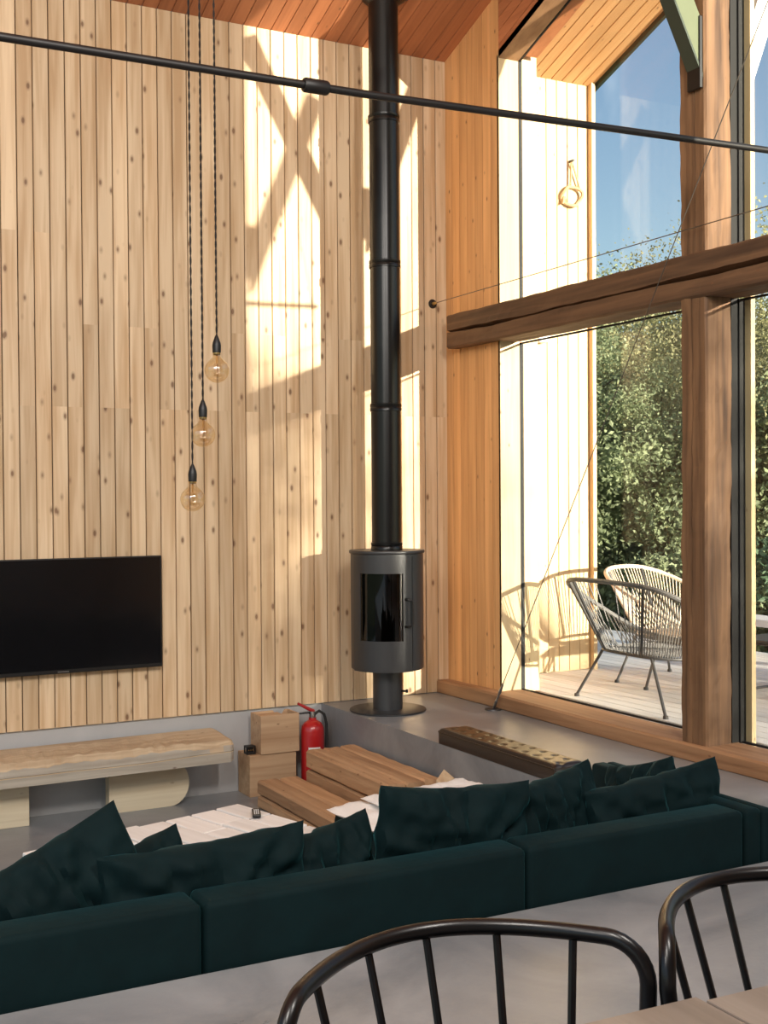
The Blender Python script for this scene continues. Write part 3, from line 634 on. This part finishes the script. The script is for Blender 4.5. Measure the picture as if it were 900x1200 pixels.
def sofa(label, X0, X1, back='y'):
    """seat module with a low back along its dining side"""
    t = thing('sofa_module', label, 'sofa', ((X0+X1)/2,PITY+.02,PITZ), 0, 'sofa modules in the pit'); X = (X1-X0)/2
    MB().bbox((-X,0,.03),(X,.165,BT-PITZ),.022,3).build('backrest', 'velvet', t, smooth=True)
    MB().bbox((-X,.17,.03),(X,.96,.24),.02,2).build('base', 'velvet', t, smooth=True)
    MB().bbox((-X+.005,.172,.242),(X-.005,.97,SZ-PITZ),.045,3).build('seat_cushion', 'velvet', t, smooth=True)
    for a in (-1,1):
        for y in (.08,.9): MB().box((a*(X-.08)-.02,y-.02,0),(a*(X-.08)+.02,y+.02,.03)).build('foot', 'matt', t)
    return t
sofa('dark teal velvet sofa module with the tall leaning pillow', -4.62,-3.428)
sofa('dark teal velvet sofa module between its two neighbours', -3.418,-2.232)
sofa('dark teal velvet sofa module ending at the side wing near the window', -2.222,-1.205)
t = thing('sofa_side_wing', 'dark teal velvet side wing of the sofa against the platform edge', 'sofa', (-1.125,-3.72,PITZ), 0, 'sofa modules in the pit')
MB().bbox((-.066,-.49,.03),(.012,.50,BT-PITZ),.018,3).build('inner_panel', 'velvet', t, smooth=True)
MB().bbox((.014,-.50,.03),(.068,.50,BT-PITZ-.004),.018,3).build('outer_panel', 'velvet', t, smooth=True)
for y in (-.4,.4): MB().box((-.05,y-.03,0),(.05,y+.03,.03)).build('foot', 'matt', t)
Yb = PITY+.02+.165
pillow('tall dark pillow leaning with one corner high beside the coffee table', (-3.64,Yb+.16,SZ-.03), (.60,.56), (-.12,-.40,.08), 1.0, 0)
pillow('wide creased pillow slumped over the joint between two modules', (-3.31,Yb+.13,SZ-.05), (.72,.52), (.05,-.03,.02), 12.0, .03, .2)
pillow('pillow lying low with only a corner showing by the coffee table', (-3.39,Yb+.40,SZ-.07), (.46,.46), (-.10,-.30,.0), 23.0, 0)
pillow('paler slouching pillow between the wide creased one and the upright square one', (-2.86,Yb+.17,SZ-.05), (.52,.48), (-.04,-.13,.16), 34.0, .03, .19)
pillow('upright square pillow in front of the white blanket', (-2.40,Yb+.13,SZ-.02), (.65,.56), (.04,.09,.02), 45.0, .03, .18)
pillow('softly creased pillow beside the upright square one, in front of the leather bench', (-1.81,Yb+.22,SZ-.04), (.46,.54), (.0,-.10,.22), 56.0, .03, .18)
pillow('long pillow with a raised corner next to the side wing', (-1.36,Yb+.15,SZ-.04), (.68,.50), (.02,-.10,.0), 67.0, .02, .19)
pillow('small pillow propped against the side wing behind the long one', (-1.275,-3.72,SZ-.05), (.50,.50), (.10,.28,1.45), 78.0, .02, .14)
# ottoman with a folded white blanket
t = thing('ottoman', 'low dark teal velvet ottoman under the white blanket', 'ottoman', (-1.63,-2.56,PITZ))
MB().bbox((-.37,-.42,.03),(.37,.42,.385),.04,3).build('cushion', 'velvet', t, smooth=True)
for a in (-1,1):
    for b in (-1,1): MB().box((a*.31-.02,b*.35-.02,0),(a*.31+.02,b*.35+.02,.03)).build('foot', 'matt', t)
t = thing('blanket', 'crumpled white blanket folded on the ottoman', 'blanket', (-1.64,-2.5,PITZ+.386), .05)
def fold(w_, d_, h_, seed, z0):
    n, m = 40, 22; vs = []; fs = []
    for s in (0,1):
        for i in range(n+1):
            for j in range(m+1):
                a = -1+2*i/n; b = -1+2*j/m; e = (max(0,1-a**8)*max(0,1-b**8))**.5
                top = z0+h_*.5+(h_*.5*e+.018*e*(nz3(a*4+seed,b*3,1)+.6*nz3(a*9+seed,b*8,4)) if s else -h_*.5*e)
                vs.append((a*w_/2*(1+.05*nz3(b*2+seed,3,5)), b*d_/2*(1+.06*nz3(a*3+seed,8,5)), max(z0+.001, top)))
    K = (n+1)*(m+1)
    for s in (0,1):
        for i in range(n):
            for j in range(m):
                q = [s*K+i*(m+1)+j, s*K+(i+1)*(m+1)+j, s*K+(i+1)*(m+1)+j+1, s*K+i*(m+1)+j+1]; fs.append(tuple(q if s else q[::-1]))
    bd = [(i,0) for i in range(n)]+[(n,j) for j in range(m)]+[(i,m) for i in range(n,0,-1)]+[(0,j) for j in range(m,0,-1)]
    for k in range(len(bd)):
        (i,j),(p,q) = bd[k], bd[(k+1)%len(bd)]; fs.append((i*(m+1)+j, p*(m+1)+q, K+p*(m+1)+q, K+i*(m+1)+j))
    return MB().add(vs, fs)
fold(.80,.66,.05,1.0,0).build('lower_fold', 'blanket', t, smooth=True)
fold(.66,.52,.05,7.0,.055).build('upper_fold', 'blanket', t, (.09,.0,0), (0,0,.06), smooth=True)

# ------------------------------------------------------------------ tufted leather bench pad on the platform
t = thing('leather_bench_pad', 'long dark brown tufted leather bench pad on the edge of the stove platform', 'bench', (-.958,-2.18,0))
W2, L2, H2 = .095, .57, .085; cols, rows = 11, 2; nx, ny = 24, 132
bts = [((-.042+.084*r), -L2+2*L2*(c+.5+(.25 if r else -.25))/cols) for r in range(rows) for c in range(cols)]
vs = []; fs = []
for j in range(ny+1):
    for i in range(nx+1):
        x = -W2+2*W2*i/nx; y = -L2+2*L2*j/ny
        ea = max(0,1-abs(x/W2)**10); eb = max(0,1-abs(y/L2)**40); e = (ea*eb)**.5
        d = min(math.hypot(x-bx_, (y-by_)) for bx_, by_ in bts)
        q_ = min(1,d/.03); z = H2-.009+.009*e+.008*e*(q_*q_*(3-2*q_))
        vs.append((x,y,z))
for j in range(ny):
    for i in range(nx): a = j*(nx+1)+i; fs.append((a,a+1,a+nx+2,a+nx+1))
b0 = len(vs)
bd = [i for i in range(nx)]+[j*(nx+1)+nx for j in range(ny)]+[ny*(nx+1)+i for i in range(nx,0,-1)]+[j*(nx+1) for j in range(ny,0,-1)]
for k in bd: vs.append((vs[k][0]*.99, vs[k][1]*.998, .0))
for k in range(len(bd)): q = (k+1)%len(bd); fs.append((bd[q],bd[k],b0+k,b0+q))
fs.append(tuple(range(b0,b0+len(bd))))
pad = MB().add(vs, fs).build('pad', 'leather', t, smooth=True)
bt = MB().lathe([(0,0),(.009,0),(.008,.003),(.004,.005),(0,.005)],10).mesh('tuft_button','leather',True)
for bx_, by_ in bts: put('tuft_button', bt, t, (bx_, by_, H2-.005))
MB().tube([(-W2,-L2,H2-.016),(W2,-L2,H2-.016),(W2,L2,H2-.016),(-W2,L2,H2-.016)],.004,6,closed=True).build('piping', 'leather', t)

# ------------------------------------------------------------------ dining chairs and table
def dchair(label, loc, rz):
    """hoop-backed spindle chair; local front = -Y"""
    t = thing('dining_chair', label, 'chair', loc, rz, 'black spindle-back dining chairs at the table')
    # hoop: bowed in plan, ends bent down to the seat
    def hoop(u): return .238*u, .135-.135*u*u
    pts = [(*hoop(-1+i/20), .805) for i in range(41)]
    tx, ty = Vector((.238,-.27)).normalized()
    def leg_end(sg):
        out = []
        for q in range(1,9): a = q/8*math.pi/2; out.append((sg*(.238+.062*tx*math.sin(a)), .062*ty*math.sin(a), .805-.062*(1-math.cos(a))))
        x, y, z = out[-1]; out.append((x*.96, y-.01, .60)); out.append((sg*.19, y-.03, .455)); return out
    full = leg_end(-1)[::-1]+pts+leg_end(1)
    MB().tube(full,.0125,10).build('back_hoop', 'black', t, smooth=True)
    for u in (-.84,-.38,.05,.48,.86):
        x, y = hoop(u); MB().tube([(x,y,.80),(x*.72+.0,y*.5-.055,.455)],.0062,8).build('spindle', 'black', t, smooth=True)
    seat = [(.215*math.copysign(abs(math.cos(a))**.6,math.cos(a)), -.235+.205*math.copysign(abs(math.sin(a))**.6,math.sin(a))) for a in [2*math.pi*k/36 for k in range(36)]]
    MB().prism(seat,.44,.458,2).build('seat', 'black', t)
    for a in (-1,1):
        for b in (-1,1): MB().tube([(a*.15,-.235+b*.15,.44),(a*.225,-.235+b*.225,0)],[.012,.009],8).build('leg', 'black', t)
    return t
dchair('black metal spindle-back dining chair pulled up beside the table corner', (-3.805,-6.325,0), -.06)
dchair('black metal spindle-back dining chair on the window side of its twin', (-3.235,-6.355,0), .03)
t = thing('dining_table', 'grey-brown plank dining table at the spindle-back chairs', 'table', (-3.5,-6.9,0), -.03)
rg = random.Random(2); n = 5; wdp = 1.86/n
for i in range(n):
    x = -.75+wdp*i
    MB().bbox((x+.002,-.42,.705),(x+wdp-.002,.448+(-.012 if i == 2 else rg.uniform(-.004,.004)) ,.742),.003).build('plank', 'dtable', t)
for a in (-.62,.98):
    for b in (-.32,.30): MB().bbox((a-.035,b-.035,0),(a+.035,b+.035,.705),.004).build('leg', 'black', t)

# ------------------------------------------------------------------ outside furniture
def cord_chair(label, loc, rz, W, D, Hb, cm, SQ=.75, name='cord_lounge_chair'):
    """corded tub chair; local front = +X; rim high at the back, low in front"""
    t = thing(name, label, 'chair', loc, rz, 'corded lounge chairs on the deck')
    n = 96; sg = lambda v, e: math.copysign(abs(v)**e, v)
    def rim(a):
        c, s = math.cos(a), math.sin(a); x = D*sg(c,SQ); y = W*sg(s,SQ); f = (D-x)/(2*D)
        return Vector((x-.03, y, .38+(Hb-.38)*f**.95))
    def ring(a):
        c, s = math.cos(a), math.sin(a); return Vector((.27*sg(c,.7)+.0, .60*W*sg(s,.7), .335+(.015 if c < 0 else .035)*abs(c)))
    MB().tube([rim(2*math.pi*i/n) for i in range(n)],.016,8,closed=True).build('rim', cm, t, smooth=True)
    MB().tube([ring(2*math.pi*i/n) for i in range(n)],.011,8,closed=True).build('seat_ring', 'chairsteel', t, smooth=True)
    for i in range(n):
        a = 2*math.pi*(i+.5)/n; MB().tube([rim(a), ring(a)],.0042,5,cap=False).build('cord', cm, t)
    for i in range(1,17):
        y = -.60*W+1.2*W*i/17; q = (1-(abs(y)/(.6*W))**2.8)**.36*.27
        MB().tube([(-q,y,.352),(q,y,.362)],.0042,5,cap=False).build('seat_cord', cm, t)
    for a in (math.pi-.42, math.pi+.42): MB().tube([ring(a), rim(a)],.010,8).build('back_strut', 'chairsteel', t)
    for a in (-1,1):
        for b in (-1,1):
            top = ring(math.atan2(b*.8, a)); foot = Vector((a*.29, b*W*.80, .012))
            MB().tube([top, foot],.010,8).build('leg', 'chairsteel', t); MB().lathe([(0,0),(.018,0),(.016,.02),(0,.022)],10).build('foot', 'rubber', t, (foot.x, foot.y, 0))
    return t
cord_chair('dark grey corded lounge chair with its back to the window', (.70,-1.46,DZ), -.06, .61, .37, .82, 'cordgrey', .5)
cord_chair('pale tan corded lounge chair facing sideways on the deck', (1.50,-.78,DZ), R(-72), .46, .46, .83, 'cordtan')
t = thing('side_table', 'low metal-framed side table on the deck behind the post', 'side table', (1.78,-1.62,DZ), .1)
for a in (-1,1):
    MB().tube([(a*.3,-.22,.0),(a*.3,-.22,.36),(a*.3,.22,.36),(a*.3,.22,.0)],.011,8).build('leg_frame', 'chairsteel', t)
for b in (-.22,.22): MB().tube([(-.3,b,.02),(.3,b,.02)],.010,8).build('stretcher', 'chairsteel', t)
MB().bbox((-.33,-.25,.37),(.33,.25,.39),.004).build('top', 'chairsteel', t)
# lamp block and hook with rope on the wing wall
t = thing('wall_lamp', 'small square white lamp fixed to the outside wing wall', 'wall lamp', (.84,WY-.001,2.70))
MB().bbox((-.05,-.09,-.08),(.05,0,.08),.004).build('body', 'whitepaint', t); MB().box((-.035,-.075,-.084),(.035,-.015,-.081)).build('lens', 'white', t)
t = rope_ = thing('hanging_rope', 'knotted tan rope loop hung on the outside wing wall', 'rope', (1.15,WY-.004,3.80))
MB().tube([(0,0,.20),(0,-.04,.20)],.008,6).build('peg', 'matt', t)
pts = [(.075*math.cos(a)*(1+.15*math.sin(2*a)), -.02-.01*math.sin(3*a), .06*math.sin(a)-.02) for a in [2*math.pi*k/24 for k in range(24)]]
MB().tube([(-.005,-.025,.19),(-.01,-.02,.05)],.007,6).tube([(.0,-.025,.19),(.06,-.02,.04)],.006,6).tube(pts,.010,6,closed=True).tube([(-.06,-.02,-.03),(-.075,-.025,-.075),(-.05,-.02,-.05)],.014,6).build('loop', 'rope', t, smooth=True)

rope_.scale = (1.25,1.25,1.25)
# ------------------------------------------------------------------ trees
def crown(seed, H, Rr, nclump, per, ls, low=.12, fine=1.0):
    rg = random.Random(seed); vs = []; fs = []
    for c in range(nclump):
        while True:
            p = Vector((rg.uniform(-1,1), rg.uniform(-1,1), rg.uniform(-1,1)))
            if .35 < p.length < 1: break
        zc = H*(low+(1-low)*(p.z+1)/2); rad = 1-.45*max(0,(p.z))**2
        cc = Vector((p.x*Rr*rad, p.y*Rr*rad, zc)); cr = Rr*rg.uniform(.16,.30)
        for k in range(per):
            q = Vector((rg.gauss(0,.5), rg.gauss(0,.5), rg.gauss(0,.45)))*cr+cc
            s = ls*rg.uniform(.6,1.25); d = Vector((rg.gauss(0,1), rg.gauss(0,1), rg.gauss(-.3,.8))).normalized(); u = d.orthogonal().normalized(); u.rotate(Matrix.Rotation(rg.uniform(0,6.28),3,d)); nn = d.cross(u)
            b = len(vs); vs += [q, q+d*s*.5+u*s*.28+nn*s*.06, q+d*s, q+d*s*.5-u*s*.28+nn*s*.06]; fs += [(b,b+1,b+2),(b,b+2,b+3)]
    return MB().add(vs, fs)
def trunk(seed, H, r):
    rg = random.Random(seed); mb = MB(); pts = [(.12*H*.1*rg.uniform(-1,1)*i/6, .012*H*rg.uniform(-1,1)*i, H*.85*i/6) for i in range(7)]
    mb.tube(pts, [r*(1-.85*i/6) for i in range(7)], 7)
    for k in range(9):
        i = rg.randint(1,5); p = Vector(pts[i]); a = rg.uniform(0,6.28); l = H*rg.uniform(.12,.26)
        q = p+Vector((math.cos(a)*l, math.sin(a)*l, l*rg.uniform(.4,.9))); mb.tube([p,(p+q)/2+Vector((0,0,l*.08)),q],[r*.35,r*.22,r*.06],5)
    return mb
def fastmesh(mb, name, mat):
    me = bpy.data.meshes.new(name); me.from_pydata([tuple(x) for x in mb.v], [], mb.f); me.update(); me.materials.append(MAT[mat]); return me
KIND = []
for i, (sd, mat, H, Rr, ncl, per, ls) in enumerate([(1,'leafA',6.2,2.0,95,340,.068),(2,'leafB',6.0,1.9,95,340,.066),(3,'leafA',5.4,2.2,95,340,.07)]):
    KIND.append((fastmesh(crown(sd,H,Rr,ncl,per,ls,.10),'crown',mat), trunk(sd+20,H,.10).mesh('trunk','bark')))
BUSH = [fastmesh(crown(11,1.7,1.1,40,80,.09,.05),'foliage','leafB'), fastmesh(crown(12,1.5,1.2,40,80,.10,.05),'foliage','leafC'), fastmesh(crown(13,3.4,1.3,60,150,.09,.02),'foliage','leafB')]
BST = trunk(44,1.4,.04).mesh('stem','bark')
rg = random.Random(21); TL_ = ['tall yellow-green tree in the wood beyond the deck','tall grey-green tree in the wood beyond the deck','spreading yellow-green tree in the wood beyond the deck']
ROW = ['in the first row behind the bushes','in the second row of the wood','at the back of the wood']
KN = ['tall yellow-green tree','tall grey-green tree','spreading yellow-green tree']
def tree(x, y, k, s, lab=None, grp='trees beyond the deck'):
    t = thing('tree', lab or TL_[k], 'tree', (x,y,-.7), rg.uniform(0,6.28), grp); t.scale = (s,s,s*rg.uniform(.93,1.07)); put('trunk', KIND[k][1], t); put('crown', KIND[k][0], t)
def bush(x, y, k, s, lab, grp):
    t = thing('bush', lab, 'bush', (x,y,-.7), rg.uniform(0,6.28), grp); t.scale = (s,s,s); put('stem', BST, t); put('foliage', BUSH[k], t)
for th in range(22,80,4):
    for row, D in enumerate((17.5,21.5,26)):
        a = R(th+rg.uniform(-1.5,1.5)+row*1.7); d = D+rg.uniform(-1,1); x, y = CAM.x+d*math.sin(a), CAM.y+d*math.cos(a)
        if x < 4.6: continue
        kk = rg.randint(0,2); tree(x, y, kk, (.84,.98,1.12)[row]*rg.uniform(.92,1.06), KN[kk]+' '+ROW[row])
for th in range(30,76,4):
    a = R(th); d = 14.2+rg.uniform(-.5,.5); x, y = CAM.x+d*math.sin(a), CAM.y+d*math.cos(a)
    if x > 4.0: bush(x, y, (th//4) % 2, rg.uniform(.9,1.15), ('pale grey-green bush at the edge of the deck','dark green bush at the edge of the deck')[(th//4) % 2], 'bushes at the edge of the deck')
    a = R(th+2); d = 16.2; x, y = CAM.x+d*math.sin(a), CAM.y+d*math.cos(a)
    if x > 4.6: bush(x, y, 2, rg.uniform(.85,1.1), 'tall grey-green bush between the tree trunks', 'bushes under the trees')

# trees on the sunny side, whose tops break up the low sun
for x, y, k, s_ in ((1.6,-25,0,1.15),(3.9,-25.5,1,1.42),(5.0,-29,0,1.42),(4.55,-25,2,1.34),(9.6,-26,1,.70),(12.2,-25,0,.66),(4.1,-22,1,1.3),(-.8,-24.5,2,1.2),(15,-26,1,.7)):
    tree(x, y, k, s_, 'leafy tree on the sunny side of the house', 'trees on the sunny side')

# ------------------------------------------------------------------ unseen fill lights added over the dining area to brighten the room
for x in (-7.2,-4.9,-2.6):
    t = thing('fill_light', 'added unseen fill light in a long white housing, turned to the boarded wall', 'lamp', (x,-7.4,4.5), 0, 'added fill lights under the ridge')
    Rm = Matrix.Rotation(R(72),4,'X')
    o = MB().bbox((-.12,-.85,.0),(.12,.85,.06),.01).build('housing', 'whitepaint', t); o.matrix_basis = Rm
    MB().tube([(0,0,.04),(0,0,ceil_z(-7.4)-4.5)],.006,6).build('stem', 'flexcord', t)
    ld = bpy.data.lights.new('fill_area','AREA'); ld.shape = 'RECTANGLE'; ld.size = .2; ld.size_y = 1.6; ld.energy = FILL_W; ld.color = (1,.94,.87)
    lo = bpy.data.objects.new('fill_area', ld); COL.objects.link(lo); lo.parent = t; lo.matrix_basis = Rm @ Matrix.Translation((0,0,-.012))
